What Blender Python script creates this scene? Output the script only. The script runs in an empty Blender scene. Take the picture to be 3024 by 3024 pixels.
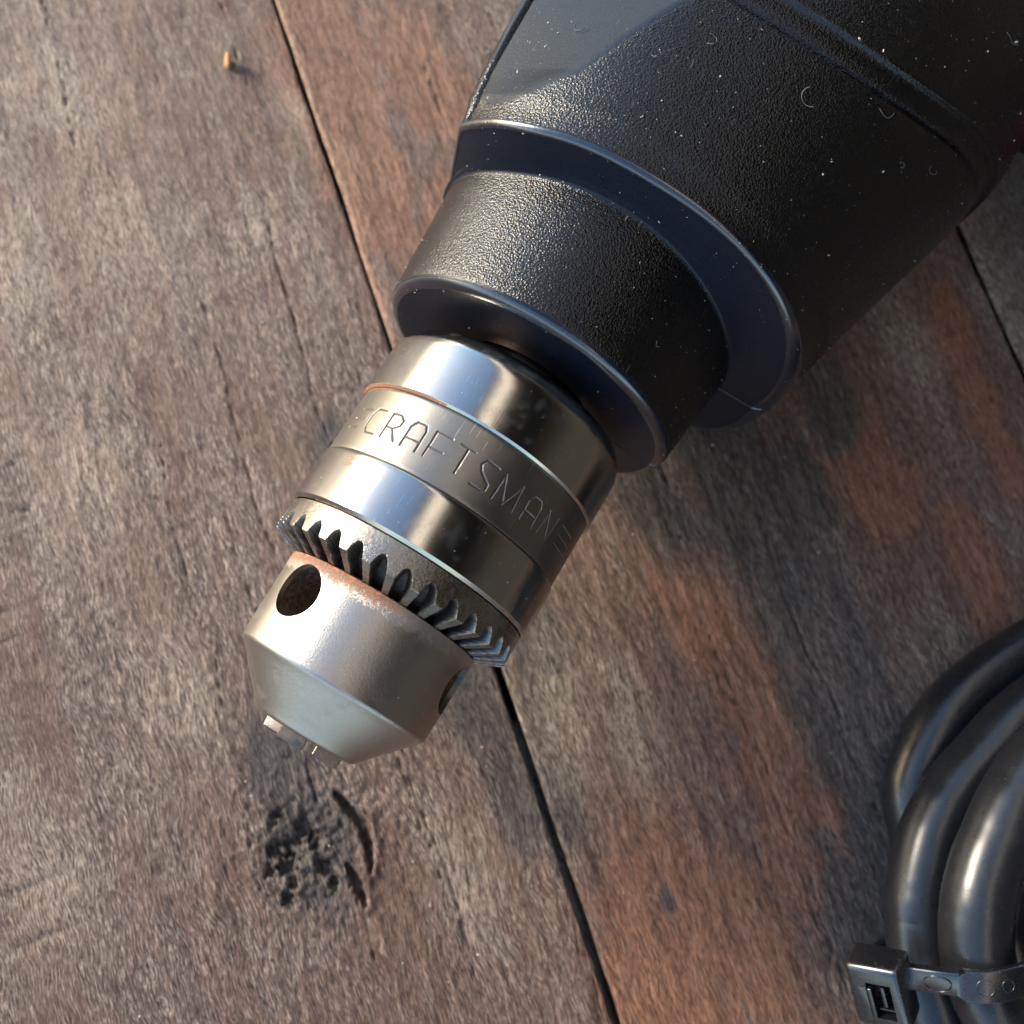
import bpy, bmesh, math, random
import numpy as np
from mathutils import Vector, Matrix
random.seed(7); rng = np.random.default_rng(7)
S = 0.001                                   # everything below is modelled in millimetres
scene = bpy.context.scene
col = scene.collection
R = math.radians

# ------------------------------------------------------------------ camera
# origin: table top under the chuck, X to the right, Y away from the viewer
cam_d = bpy.data.cameras.new('camera'); cam = bpy.data.objects.new('camera', cam_d); col.objects.link(cam)
cx_ = Vector((0.99212, 0.0, 0.12528)); cdn = Vector((0.02709, -0.97634, -0.21452)); cfw = Vector((0.12231, 0.21622, -0.96865))
cpos = Vector((-2.3513, -20.7214, 169.969)) * S
m = Matrix.Identity(4)
for i in range(3):
    m[i][0] = cx_[i]; m[i][1] = -cdn[i]; m[i][2] = -cfw[i]; m[i][3] = cpos[i]
cam.matrix_world = m
cam_d.sensor_width = 36; cam_d.lens = 18 / 0.499
cam_d.clip_start = 0.005; cam_d.clip_end = 3000
cam_d.dof.use_dof = True; cam_d.dof.focus_distance = 0.129; cam_d.dof.aperture_fstop = 24
scene.camera = cam
scene.render.resolution_x = 1024; scene.render.resolution_y = 1024

# ------------------------------------------------------------------ sky and sun
SUN_AZ, SUN_EL = 150.0, 19.0                # azimuth counter-clockwise from +X
world = bpy.data.worlds.new('World'); scene.world = world; world.use_nodes = True
wn = world.node_tree; wn.nodes.clear()
sky = wn.nodes.new('ShaderNodeTexSky'); sky.sky_type = 'NISHITA'; sky.sun_disc = False
sky.sun_elevation = R(SUN_EL); sky.sun_rotation = R(90 - SUN_AZ)
sky.altitude = 50; sky.air_density = 1.0; sky.dust_density = 0.6; sky.ozone_density = 2.2
bg = wn.nodes.new('ShaderNodeBackground'); bg.inputs[1].default_value = 0.15
wo = wn.nodes.new('ShaderNodeOutputWorld')
wn.links.new(sky.outputs[0], bg.inputs[0]); wn.links.new(bg.outputs[0], wo.inputs[0])
sl = bpy.data.lights.new('sun', 'SUN'); sl.energy = 2.0; sl.angle = R(17); sl.color = (1.0, 0.88, 0.70)
so = bpy.data.objects.new('sun', sl); col.objects.link(so)
sd = Vector((math.cos(R(SUN_AZ)) * math.cos(R(SUN_EL)), math.sin(R(SUN_AZ)) * math.cos(R(SUN_EL)), math.sin(R(SUN_EL))))
so.rotation_euler = sd.to_track_quat('Z', 'Y').to_euler(); so.location = sd * 2
scene.view_settings.view_transform = 'Standard'; scene.view_settings.look = 'None'
scene.view_settings.exposure = 1.5; scene.view_settings.gamma = 1

# ------------------------------------------------------------------ helpers
def tag(o, label=None, cat=None, group=None, kind=None):
    if label: o['label'] = label
    if cat: o['category'] = cat
    if group: o['group'] = group
    if kind: o['kind'] = kind
    return o

def empty(name, loc, rz=0.0):
    o = bpy.data.objects.new(name, None); col.objects.link(o)
    o.location = Vector(loc) * S; o.rotation_euler = (0, 0, rz); o.empty_display_size = 0.02
    return o

def mesh_obj(name, V, F, mat, parent=None, smooth=True, sharp=32, colors=None):
    """V in mm (n,3), F list or (m,4) array"""
    me = bpy.data.meshes.new(name)
    V = np.asarray(V, float) * S
    if isinstance(F, np.ndarray):
        me.vertices.add(len(V)); me.vertices.foreach_set('co', V.ravel())
        k = F.shape[1]; me.loops.add(F.size); me.loops.foreach_set('vertex_index', F.ravel())
        me.polygons.add(len(F)); me.polygons.foreach_set('loop_start', np.arange(0, F.size, k))
        me.polygons.foreach_set('loop_total', np.full(len(F), k)); me.update(calc_edges=True); me.validate()
    else:
        me.from_pydata(V.tolist(), [], F); me.update()
    if colors is not None:
        a = me.color_attributes.new('stain_shade', 'FLOAT_COLOR', 'POINT'); a.data.foreach_set('color', np.asarray(colors, np.float32).ravel())
    if smooth:
        me.polygons.foreach_set('use_smooth', [True] * len(me.polygons))
        if sharp: me.set_sharp_from_angle(angle=R(sharp))
    o = bpy.data.objects.new(name, me); col.objects.link(o)
    if mat: me.materials.append(mat)
    if parent: o.parent = parent
    return o

def grid_faces(nu, nv, wrap_v=False):
    a = np.arange(nu * nv).reshape(nu, nv)
    if wrap_v: a = np.concatenate([a, a[:, :1]], 1)
    return np.stack([a[:-1, :-1], a[1:, :-1], a[1:, 1:], a[:-1, 1:]], -1).reshape(-1, 4)

def lathe(name, prof, mat, parent, n=256, sharp=25, cap=False):
    """prof: list of (t, r); axis = local X"""
    prof = np.array(prof, float); ph = np.linspace(0, 2 * np.pi, n, endpoint=False)
    V = np.stack([np.repeat(prof[:, :1], n, 1), prof[:, 1:] * np.cos(ph), prof[:, 1:] * np.sin(ph)], -1).reshape(-1, 3)
    F = grid_faces(len(prof), n, True)[:, ::-1]
    return mesh_obj(name, V, F.copy(), mat, parent, sharp=sharp)

def bevel_bm(bm, w, seg=3, edges=None):
    bmesh.ops.bevel(bm, geom=list(edges or bm.edges), offset=w, segments=seg, profile=0.6, affect='EDGES')

def bm_obj(name, bm, mat, parent=None, sharp=35):
    me = bpy.data.meshes.new(name)
    bmesh.ops.recalc_face_normals(bm, faces=bm.faces)
    for v in bm.verts: v.co *= S
    bm.to_mesh(me); bm.free()
    me.polygons.foreach_set('use_smooth', [True] * len(me.polygons)); me.set_sharp_from_angle(angle=R(sharp))
    me.materials.append(mat)
    o = bpy.data.objects.new(name, me); col.objects.link(o)
    if parent: o.parent = parent
    return o

def box_bm(bm, x0, x1, y0, y1, z0, z1):
    r = bmesh.ops.create_cube(bm, size=1)
    for v in r['verts']:
        v.co = Vector(((x0 + x1) / 2 + v.co.x * (x1 - x0), (y0 + y1) / 2 + v.co.y * (y1 - y0), (z0 + z1) / 2 + v.co.z * (z1 - z0)))
    return r

# lattice noise for displaced meshes
_T = rng.random((256, 256))
def vnoise(x, y, seed=0):
    x = x + seed * 17.31; y = y + seed * 9.77
    xi = np.floor(x).astype(int); yi = np.floor(y).astype(int); fx = x - xi; fy = y - yi
    fx = fx * fx * (3 - 2 * fx); fy = fy * fy * (3 - 2 * fy)
    g = lambda a, b: _T[a % 256, b % 256]
    return (g(xi, yi) * (1 - fx) + g(xi + 1, yi) * fx) * (1 - fy) + (g(xi, yi + 1) * (1 - fx) + g(xi + 1, yi + 1) * fx) * fy
def fbm(x, y, oct=4, seed=0, gain=0.5):
    s = 0; a = 1; t = 0
    for k in range(oct):
        s = s + a * vnoise(x, y, seed + k * 3); t += a; a *= gain; x = x * 2.03; y = y * 2.03
    return s / t

# ------------------------------------------------------------------ shader helpers
class NT:
    def __init__(s, name):
        s.m = bpy.data.materials.new(name); s.m.use_nodes = True; s.t = s.m.node_tree; s.t.nodes.clear()
        s.out = s.n('ShaderNodeOutputMaterial'); s.b = s.n('ShaderNodeBsdfPrincipled'); s.l(s.b.outputs[0], s.out.inputs[0])
        tc = s.n('ShaderNodeTexCoord'); mp = s.n('ShaderNodeMapping'); mp.inputs['Scale'].default_value = (1000, 1000, 1000)
        s.l(tc.outputs['Object'], mp.inputs[0]); s.co = mp.outputs[0]      # object coordinates in mm
    def n(s, t, **k):
        x = s.t.nodes.new(t)
        for a, b in k.items(): setattr(x, a, b)
        return x
    def l(s, a, b): s.t.links.new(a, b)
    def set(s, **k):
        for a, v in k.items():
            i = s.b.inputs[a.replace('_', ' ')]
            if hasattr(v, 'is_linked') or isinstance(v, bpy.types.NodeSocket): s.l(v, i)
            else: i.default_value = v
    def mapv(s, scale=(1, 1, 1), rot=(0, 0, 0), loc=(0, 0, 0), src=None):
        m_ = s.n('ShaderNodeMapping'); m_.inputs['Scale'].default_value = scale; m_.inputs['Rotation'].default_value = rot; m_.inputs['Location'].default_value = loc
        s.l(src or s.co, m_.inputs[0]); return m_.outputs[0]
    def noise(s, scale, detail=4, rough=0.55, vec=None, dist=0.0, col=False):
        x = s.n('ShaderNodeTexNoise'); x.inputs['Scale'].default_value = scale; x.inputs['Detail'].default_value = detail
        x.inputs['Roughness'].default_value = rough; x.inputs['Distortion'].default_value = dist; s.l(vec or s.co, x.inputs['Vector'])
        return x.outputs[1 if col else 0]
    def vor(s, scale, vec=None, feat='F1'):
        x = s.n('ShaderNodeTexVoronoi', feature=feat); x.inputs['Scale'].default_value = scale; s.l(vec or s.co, x.inputs['Vector']); return x.outputs[0]
    def ramp(s, src, stops):
        x = s.n('ShaderNodeValToRGB'); e = x.color_ramp.elements
        while len(e) < len(stops): e.new(0.5)
        for el, (p, c) in zip(e, stops): el.position = p; el.color = (c, c, c, 1) if isinstance(c, (int, float)) else (*c, 1)
        s.l(src, x.inputs[0]); return x.outputs[0]
    def mix(s, f, a, b, mode='MIX'):
        x = s.n('ShaderNodeMix', data_type='RGBA', blend_type=mode)
        for v, i in ((f, x.inputs[0]), (a, x.inputs[6]), (b, x.inputs[7])):
            if isinstance(v, bpy.types.NodeSocket): s.l(v, i)
            elif isinstance(v, tuple): i.default_value = (*v, 1)
            else: i.default_value = v
        return x.outputs[2]
    def math(s, op, a, b=0.0, c=0.0, clamp=False):
        x = s.n('ShaderNodeMath', operation=op, use_clamp=clamp)
        for v, i in ((a, 0), (b, 1), (c, 2)):
            if isinstance(v, bpy.types.NodeSocket): s.l(v, x.inputs[i])
            else: x.inputs[i].default_value = v
        return x.outputs[0]
    def xyz(s, src=None):
        x = s.n('ShaderNodeSeparateXYZ'); s.l(src or s.co, x.inputs[0]); return x.outputs
    def bump(s, h, dist_mm, strength=1.0, prev=None):
        x = s.n('ShaderNodeBump'); x.inputs['Strength'].default_value = strength; x.inputs['Distance'].default_value = dist_mm * S
        s.l(h, x.inputs['Height'])
        if prev: s.l(prev, x.inputs['Normal'])
        return x.outputs[0]

def srgb(r, g, b):
    f = lambda c: (c / 255 / 12.92) if c / 255 <= 0.04045 else ((c / 255 + 0.055) / 1.055) ** 2.4
    return (f(r), f(g), f(b))

# ------------------------------------------------------------------ materials
def wood_material():
    t = NT('weathered_hardwood')
    at = t.n('ShaderNodeVertexColor'); at.layer_name = 'stain_shade'
    sp = t.n('ShaderNodeSeparateColor'); t.l(at.outputs[0], sp.inputs[0])
    orange, dark, pale = sp.outputs[0], sp.outputs[1], sp.outputs[2]
    warp = t.n('ShaderNodeVectorMath', operation='ADD'); t.l(t.co, warp.inputs[0])
    wv = t.n('ShaderNodeVectorMath', operation='SCALE'); t.l(t.noise(0.05, 3, col=True), wv.inputs[0]); wv.inputs['Scale'].default_value = 5.0
    t.l(wv.outputs[0], warp.inputs[1]); wc = warp.outputs[0]
    # plank-local: Y along the grain
    fine = t.noise(1.0, 6, 0.72, t.mapv((4.4, 0.62, 1), src=wc))
    mid = t.noise(1.0, 4, 0.6, t.mapv((1.0, 0.16, 1), src=wc))
    wide = t.noise(1.0, 4, 0.6, t.mapv((0.11, 0.035, 0.1), src=wc))
    blot = t.noise(0.13, 5, 0.65)
    c = t.ramp(fine, [(0.36, (0.016, 0.011, 0.008)), (0.44, (0.062, 0.043, 0.033)), (0.51, (0.16, 0.118, 0.092)), (0.62, (0.50, 0.405, 0.325))])
    c = t.mix(t.ramp(mid, [(0.38, 0.0), (0.62, 0.6)]), c, t.mix(fine, (0.035, 0.018, 0.012), (0.22, 0.135, 0.098)))
    c = t.mix(t.ramp(wide, [(0.42, 0.0), (0.62, 0.6)]), c, t.mix(fine, (0.030, 0.012, 0.007), (0.24, 0.115, 0.070)))
    strk = t.noise(1.0, 5, 0.7, t.mapv((0.9, 0.09, 1), src=wc))
    om = t.math('ADD', orange, t.math('MULTIPLY', t.math('SUBTRACT', strk, 0.5), 1.3))
    sat = t.math('MULTIPLY', t.ramp(orange, [(0.02, 0.0), (0.3, 1.0)]), 1.0)
    c = t.mix(t.math('MULTIPLY', t.ramp(om, [(0.05, 0.0), (0.35, 0.85)]), sat), c, t.mix(t.ramp(fine, [(0.38, 0.0), (0.62, 1.0)]), (0.034, 0.013, 0.008), (0.22, 0.118, 0.080)))
    c = t.mix(t.math('MULTIPLY', t.ramp(om, [(0.42, 0.0), (0.78, 0.85)]), sat), c, t.mix(t.ramp(fine, [(0.36, 0.0), (0.64, 1.0)]), (0.085, 0.027, 0.011), (0.36, 0.160, 0.080)))
    dm = t.math('ADD', dark, t.math('MULTIPLY', t.math('SUBTRACT', strk, 0.5), 0.9))
    c = t.mix(t.math('MULTIPLY', t.ramp(dm, [(0.15, 0.0), (0.6, 0.86)]), t.ramp(dark, [(0.03, 0.0), (0.3, 1.0)])), c, t.mix(t.ramp(fine, [(0.4, 0.0), (0.66, 1.0)]), (0.007, 0.006, 0.006), (0.12, 0.10, 0.09)))
    c = t.mix(t.math('MULTIPLY', pale, t.ramp(fine, [(0.42, 0.05), (0.6, 0.8)])), c, (0.46, 0.39, 0.30))
    c = t.mix(1.0, c, (1.26, 1.18, 1.10), 'MULTIPLY')
    fib = t.noise(1.0, 3, 0.6, t.mapv((5.5, 0.20, 1), rot=(0, 0, 0.05), src=wc))
    c = t.mix(t.ramp(fib, [(0.57, 0.0), (0.66, 0.6)]), c, t.mix(0.5, c, (0.52, 0.43, 0.345)))
    c = t.mix(t.ramp(fib, [(0.34, 0.75), (0.43, 0.0)]), c, (0.020, 0.012, 0.008))
    nb = t.bump(fine, 0.30, 1.0)
    nb = t.bump(fib, 0.18, 0.8, nb)
    nb = t.bump(t.noise(2.6, 4, 0.7, t.mapv((1.3, 0.6, 1))), 0.12, 0.6, nb)
    rough = t.ramp(blot, [(0.3, 0.36), (0.7, 0.58)])
    t.set(Base_Color=c, Roughness=rough, Normal=nb, Specular_IOR_Level=0.5)
    return t.m

def metal(name, base, rough, tint=(0.2, 0.13, 0.08), grime=0.5, turned=True, grain=0.0, extra=None):
    t = NT(name)
    x, y, z = t.xyz()
    ring = t.noise(1.0, 3, 0.6, t.mapv((9.0, 0.22, 0.22)) if turned else t.mapv((2.5, 2.5, 2.5)))
    blot = t.noise(0.35, 5, 0.65); fine = t.noise(5.0, 3, 0.7)
    g = t.math('MULTIPLY', t.ramp(blot, [(0.52, 0.0), (0.72, 1.0)]), grime)
    c = t.mix(g, t.mix(ring, base, tuple(v * 0.84 for v in base)), tint)
    r = t.math('ADD', t.math('MULTIPLY', ring, 0.10), rough - 0.05)
    r = t.math('ADD', r, t.math('MULTIPLY', g, 0.25))
    nb = t.bump(fine, 0.02 + grain, 0.35 + grain * 3)
    nb = t.bump(ring, 0.02, 0.25, nb)
    mt = t.math('SUBTRACT', 1.0, t.math('MULTIPLY', g, 0.6))
    if extra: c, r, mt, nb = extra(t, c, r, mt, nb, x, y, z)
    t.set(Base_Color=c, Roughness=r, Metallic=mt, Normal=nb)
    return t.m

def rust_sleeve(t, c, r, mt, nb, x, y, z):
    at = t.n('ShaderNodeVertexColor'); at.layer_name = 'stain_shade'
    sp = t.n('ShaderNodeSeparateColor'); t.l(at.outputs[0], sp.inputs[0])
    n = t.noise(2.2, 5, 0.75)
    k = t.math('GREATER_THAN', t.math('ADD', sp.outputs[0], t.math('MULTIPLY', n, 0.9)), 1.02)
    c = t.mix(k, c, t.mix(n, (0.16, 0.05, 0.02), (0.36, 0.20, 0.12)))
    c = t.mix(sp.outputs[1], c, (0.035, 0.016, 0.010))
    r = t.math('ADD', r, t.math('MULTIPLY', t.math('MAXIMUM', k, sp.outputs[1]), 0.35))
    mt = t.math('MULTIPLY', mt, t.math('SUBTRACT', 1.0, t.math('MAXIMUM', k, sp.outputs[1])))
    # a few hairline scratches along and across
    sc = t.ramp(t.noise(1.0, 1, 0.3, t.mapv((0.25, 6, 6), rot=(0, 0, 0.5))), [(0.735, 0.0), (0.75, 1.0)])
    c = t.mix(t.math('MULTIPLY', sc, 0.5), c, (0.85, 0.8, 0.72))
    return c, r, mt, nb

def rust_nose(t, c, r, mt, nb, x, y, z):
    rad = t.math('SQRT', t.math('ADD', t.math('MULTIPLY', y, y), t.math('MULTIPLY', z, z)))
    n = t.noise(1.6, 6, 0.8)
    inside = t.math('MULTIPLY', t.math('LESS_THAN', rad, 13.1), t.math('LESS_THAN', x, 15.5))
    edge = t.ramp(t.math('MULTIPLY', t.math('ADD', x, t.math('MULTIPLY', n, -5.0)), 0.1), [(0.26, 1.0), (0.40, 0.0)])
    up = t.ramp(t.math('MULTIPLY', t.math('SUBTRACT', z, y), 0.05), [(0.35, 0.25), (0.7, 1.0)])
    e = t.math('MULTIPLY', edge, up)
    c = t.mix(t.math('MULTIPLY', e, 0.9), c, t.mix(t.ramp(n, [(0.4, 0.0), (0.6, 1.0)]), (0.12, 0.035, 0.015), (0.42, 0.16, 0.07)))
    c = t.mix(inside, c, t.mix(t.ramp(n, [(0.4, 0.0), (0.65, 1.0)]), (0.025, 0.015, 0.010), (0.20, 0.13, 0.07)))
    m2 = t.math('MAXIMUM', e, inside)
    mt = t.math('MULTIPLY', mt, t.math('SUBTRACT', 1.0, t.math('MULTIPLY', m2, 0.9)))
    r = t.math('ADD', r, t.math('MULTIPLY', m2, 0.4))
    nb = t.bump(t.math('MULTIPLY', n, e), 0.14, 0.7, nb)
    return c, r, mt, nb

def shaded_gear(t, c, r, mt, nb, x, y, z):
    rad = t.math('SQRT', t.math('ADD', t.math('MULTIPLY', y, y), t.math('MULTIPLY', z, z)))
    n = t.noise(1.2, 5, 0.75)
    at = t.n('ShaderNodeVertexColor'); at.layer_name = 'stain_shade'
    sp = t.n('ShaderNodeSeparateColor'); t.l(at.outputs[0], sp.inputs[0])
    deep = t.math('MULTIPLY', sp.outputs[0], t.ramp(n, [(0.3, 0.75), (0.6, 1.0)]))  # notch shade painted into the colour, blacker with depth
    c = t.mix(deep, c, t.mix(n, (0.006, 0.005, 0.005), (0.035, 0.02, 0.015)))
    r = t.math('ADD', r, t.math('MULTIPLY', deep, 0.15))
    mt = t.math('MULTIPLY', mt, t.math('SUBTRACT', 1.0, t.math('MULTIPLY', deep, 0.5)))
    nb = t.bump(n, 0.12, 0.6, nb)
    return c, r, mt, nb

def plastic(name, base, rough, tex=0.0, size=1.5, scratch=True, spec=0.5):
    t = NT(name)
    n1 = t.noise(size, 3, 0.6, dist=0.6); v = t.vor(size * 1.15)
    fine = t.noise(9, 3, 0.7)
    h = t.math('ADD', t.math('MULTIPLY', n1, 0.6), t.math('MULTIPLY', v, 0.5))
    c = t.mix(t.ramp(t.noise(0.4, 5, 0.7), [(0.45, 0.0), (0.8, 0.5)]), base, tuple(b * 1.8 + 0.0015 for b in base))
    nb = t.bump(fine, 0.025, 0.35)
    if tex: nb = t.bump(h, 0.30, tex, nb)
    if scratch:
        sc = t.ramp(t.noise(1.0, 2, 0.5, t.mapv((0.5, 5, 2), rot=(0.3, 0.2, 0.9))), [(0.70, 0.0), (0.75, 0.35)])
        c = t.mix(sc, c, (0.16, 0.15, 0.14))
    r = t.math('ADD', t.math('MULTIPLY', n1, 0.14), rough - 0.07)
    t.set(Base_Color=c, Roughness=r, Normal=nb, Specular_IOR_Level=spec)
    return t.m

def simple(name, c, rough, bump_scale=0, bump_mm=0.1, var=0.3, metallic=0):
    t = NT(name); n = t.noise(bump_scale or 1.0, 5, 0.65)
    t.set(Base_Color=t.mix(n, tuple(v * (1 - var) for v in c), tuple(min(1, v * (1 + var)) for v in c)), Roughness=rough, Metallic=metallic, Normal=t.bump(n, bump_mm, 0.5))
    return t.m

M_wood = wood_material()
M_sleeve = metal('polished_steel', (0.47, 0.445, 0.40), 0.155, grime=0.2, extra=rust_sleeve)
M_label = metal('satin_steel', (0.285, 0.262, 0.225), 0.38, grime=0.25, grain=0.02, extra=rust_sleeve)
M_nose = metal('bead_blasted_steel', (0.50, 0.455, 0.395), 0.34, grime=0.25, turned=False, grain=0.05, extra=rust_nose)
M_gear = metal('dirty_shaded_gear_steel', (0.34, 0.31, 0.27), 0.27, grime=0.5, turned=False, grain=0.05, extra=shaded_gear)
M_jaw = metal('jaw_steel', (0.20, 0.165, 0.14), 0.28, grime=0.9, turned=False, grain=0.04)
M_dark = metal('dark_spindle_steel', (0.10, 0.08, 0.07), 0.45, grime=0.8, turned=False)
M_plastic = plastic('black_textured_plastic', (0.0016, 0.0016, 0.0016), 0.25, tex=0.5, size=3.0, spec=0.6)
M_face = plastic('sky_tinted_black_plastic', (0.003, 0.006, 0.013), 0.36, tex=0.16, size=3, spec=0.38)  # navy base stands in for blue sky reflected on the faces
M_rim = plastic('sky_glint_plastic_edge', (0.003, 0.005, 0.010), 0.20, tex=0.06, size=3); M_rim.node_tree.nodes['Principled BSDF'].inputs['Coat Weight'].default_value = 0.8; M_rim.node_tree.nodes['Principled BSDF'].inputs['Coat Roughness'].default_value = 0.2; M_rim.node_tree.nodes['Principled BSDF'].inputs['Specular IOR Level'].default_value = 1.0  # blue base and boosted coat strengthen the sky highlight along the rims
M_rubber = plastic('black_cord_rubber', (0.013, 0.0135, 0.015), 0.29, tex=0.0, size=0.8, spec=0.7)
M_nylon = plastic('black_nylon', (0.005, 0.0055, 0.007), 0.28, tex=0.0, size=2.0)
for m_ in (M_nylon,):
    b_ = m_.node_tree.nodes['Principled BSDF']; b_.inputs['Coat Weight'].default_value = 0.7; b_.inputs['Coat Roughness'].default_value = 0.25; b_.inputs['Specular IOR Level'].default_value = 0.9
M_red = simple('red_trigger_plastic', (0.14, 0.006, 0.02), 0.4, 2, 0.03)
M_dust = simple('pale_dust', (0.55, 0.50, 0.42), 0.7, 6, 0.05)
M_lint = simple('pale_lint', (0.15, 0.145, 0.14), 0.8, 6, 0.02)
M_crumb = simple('tan_wood_crumb', (0.62, 0.33, 0.13), 0.6, 1.5, 0.3)
M_roof = simple('dark_roof_boards', (0.016, 0.014, 0.012), 0.8, 0.02, 2.0)
M_beam = simple('brown_beam', (0.06, 0.045, 0.035), 0.7, 0.02, 2.0)
M_wall = simple('shaded_brown_wall', (0.018, 0.015, 0.013), 0.8, 0.01, 3.0)
M_ground = simple('pale_dry_ground', (0.52, 0.55, 0.58), 0.9, 0.004, 20, var=0.25)
t = NT('warm_strip_fibreglass'); t.t.nodes.remove(t.b)
tl = t.n('ShaderNodeBsdfTranslucent'); tl.inputs[0].default_value = (1.0, 0.88, 0.74, 1)
tp = t.n('ShaderNodeBsdfTransparent'); tp.inputs[0].default_value = (1, 0.87, 0.72, 1)
mx = t.n('ShaderNodeMixShader'); mx.inputs[0].default_value = 0.0
t.l(tl.outputs[0], mx.inputs[1]); t.l(tp.outputs[0], mx.inputs[2]); t.l(mx.outputs[0], t.out.inputs[0]); M_panel = t.m

# ------------------------------------------------------------------ unseen surroundings inferred from reflections: ground, porch roof, house wall
tag(mesh_obj('ground', [(-60000, -60000, -760), (60000, -60000, -760), (60000, 60000, -760), (-60000, 60000, -760)], [(0, 1, 2, 3)], M_ground, smooth=False), kind='structure')
RZ = 1700
bm = bmesh.new()
for k in range(14):                                             # boards run along the eave
    x0 = 330 + k * 150; box_bm(bm, x0, x0 + 148, -3200, 3200, RZ + 260, RZ + 282)
for k in range(9): box_bm(bm, 330, 2430, -3150 + k * 780, -3110 + k * 780, RZ + 283, RZ + 370)
tag(bm_obj('roof', bm, M_roof), kind='structure')
bm = bmesh.new(); box_bm(bm, -165, -52, -3250, 3250, RZ - 60, RZ + 20); box_bm(bm, 272, 328, -3250, 3250, RZ + 240, RZ + 300)
tag(bm_obj('roof_beam', bm, M_beam), kind='structure')
bm = bmesh.new()
for k in range(32):                                             # added corrugated translucent sheet, pitched sunward to make a warm reflected strip
    y0 = -3200 + k * 200
    for j in range(8):
        a0, a1 = y0 + j * 25, y0 + j * 25 + 25
        h0, h1 = 9 * math.sin(j * math.pi / 4), 9 * math.sin((j + 1) * math.pi / 4)
        bm.faces.new([bm.verts.new(p) for p in ((-50, a0, RZ + h0), (268, a0, RZ + 262 + h0), (268, a1, RZ + 262 + h1), (-50, a1, RZ + h1))])
bmesh.ops.remove_doubles(bm, verts=bm.verts, dist=0.5)
tag(bm_obj('warm_strip_panel', bm, M_panel), kind='structure')
bm = bmesh.new(); box_bm(bm, 1500, 1640, -3200, 3200, -760, RZ + 258)
tag(bm_obj('wall', bm, M_wall), kind='structure')

# ------------------------------------------------------------------ the table: planks 112 mm wide, eroded grain
GA = math.atan2(61.8, 177.6)                                     # plank direction against -Y
ud = np.array([math.cos(GA), math.sin(GA)]); vd = np.array([math.sin(GA), -math.cos(GA)])   # across (right), along (down)
table = empty('wooden_table', (0, 0, -760))
tag(table, 'weathered dark wooden table top of wide grey brown planks under the drill and cord', 'table')
ORANGE = [(-14.9,97.8,9.7),(-6.5,76.9,7.9),(7.9,67.4,6.2),(-17.2,107.6,7.0),(2.6,99.3,7.0),(45.3,9.1,4.4),(52.4,-1.7,5.3),(58.4,-11.5,5.3),(61.6,-21.2,4.4),(69.1,-34.9,7.9),(66.1,-39.9,5.3),(47.6,-52.6,9.7),(42.2,-60.3,7.9),(102.3,55.0,4.4),(107.1,40.5,4.0),(111.3,30.4,3.5),(85.1,25.5,7.0),(58.1,-52.8,7.0),(102.0,11.3,5.3)]
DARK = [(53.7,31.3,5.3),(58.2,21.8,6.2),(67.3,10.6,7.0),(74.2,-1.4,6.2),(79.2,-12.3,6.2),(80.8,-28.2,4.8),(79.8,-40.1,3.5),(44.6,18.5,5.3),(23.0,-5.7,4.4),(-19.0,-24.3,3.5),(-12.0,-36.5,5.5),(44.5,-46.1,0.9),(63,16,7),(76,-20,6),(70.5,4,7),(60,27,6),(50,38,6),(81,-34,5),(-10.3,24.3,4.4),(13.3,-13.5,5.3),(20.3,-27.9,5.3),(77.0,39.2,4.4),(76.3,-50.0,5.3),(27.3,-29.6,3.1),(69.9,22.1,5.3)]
PALE = [(27.4,-16.9,5.3),(39.8,-21.2,4.0),(-65.6,57.7,5.3),(-60.0,90.6,6.2),(-20.3,90.7,1.9),(-25.8,68.3,2.6),(-53.6,-40.6,5.3),(-52.1,21.1,7.0),(-34.7,-13.0,5.3),(94.5,51.4,4.4),(112.7,62.0,3.5),(11.9,-41.6,5.3),(38.2,-11.7,2.6),(-51.7,66.5,7.0)]
CR1 = [(-9.0,-29.1),(-6.94,-31.32),(-4.56,-33.89),(-3.49,-36.75),(-3.05,-40.83)]
CR2 = [(-6.81,-39.84),(-5.28,-42.05),(-4.57,-43.92),(-3.7,-46.09)]
CAV = [(-17.68,-37.83,1.5),(-14.83,-36.93,1.6),(-15.99,-39.71,1.6),(-14.92,-42.2,1.1),(-15.75,-44.95,1.0),(-10.2,-40.11,1.3),(-8.81,-42.61,1.0),(-17.61,-32.5,1.0),(-13.66,-34.43,1.4),(-11.65,-36.02,1.2),(-18.5,-40.6,0.9)]
def segdist(X, Y, pl):
    d = np.full(X.shape, 1e9); s = np.zeros(X.shape); n = len(pl) - 1
    for i, ((ax, ay), (bx, by)) in enumerate(zip(pl[:-1], pl[1:])):
        L = (bx - ax) ** 2 + (by - ay) ** 2; k = np.clip(((X - ax) * (bx - ax) + (Y - ay) * (by - ay)) / L, 0, 1)
        q = np.hypot(X - ax - k * (bx - ax), Y - ay - k * (by - ay)); s = np.where(q < d, (i + k) / n, s); d = np.minimum(d, q)
    return d, s
def blobs(X, Y, L):
    m_ = np.zeros(X.shape)
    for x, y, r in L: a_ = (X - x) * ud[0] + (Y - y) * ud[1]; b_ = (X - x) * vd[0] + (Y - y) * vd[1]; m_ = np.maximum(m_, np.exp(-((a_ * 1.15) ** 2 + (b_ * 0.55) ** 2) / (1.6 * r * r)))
    return m_
def axis_samples(a, b, f0, f1, fine, coarse):
    out = []; x = a
    while x < b:
        out.append(x); x += fine if f0 <= x <= f1 else min(coarse, max(fine, abs(x - (f0 if x < f0 else f1)) * 0.25 + fine))
    out.append(b); return np.array(out)
GAPX = [-12.0 - 119.0 * k for k in (3, 2, 1)]
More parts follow.
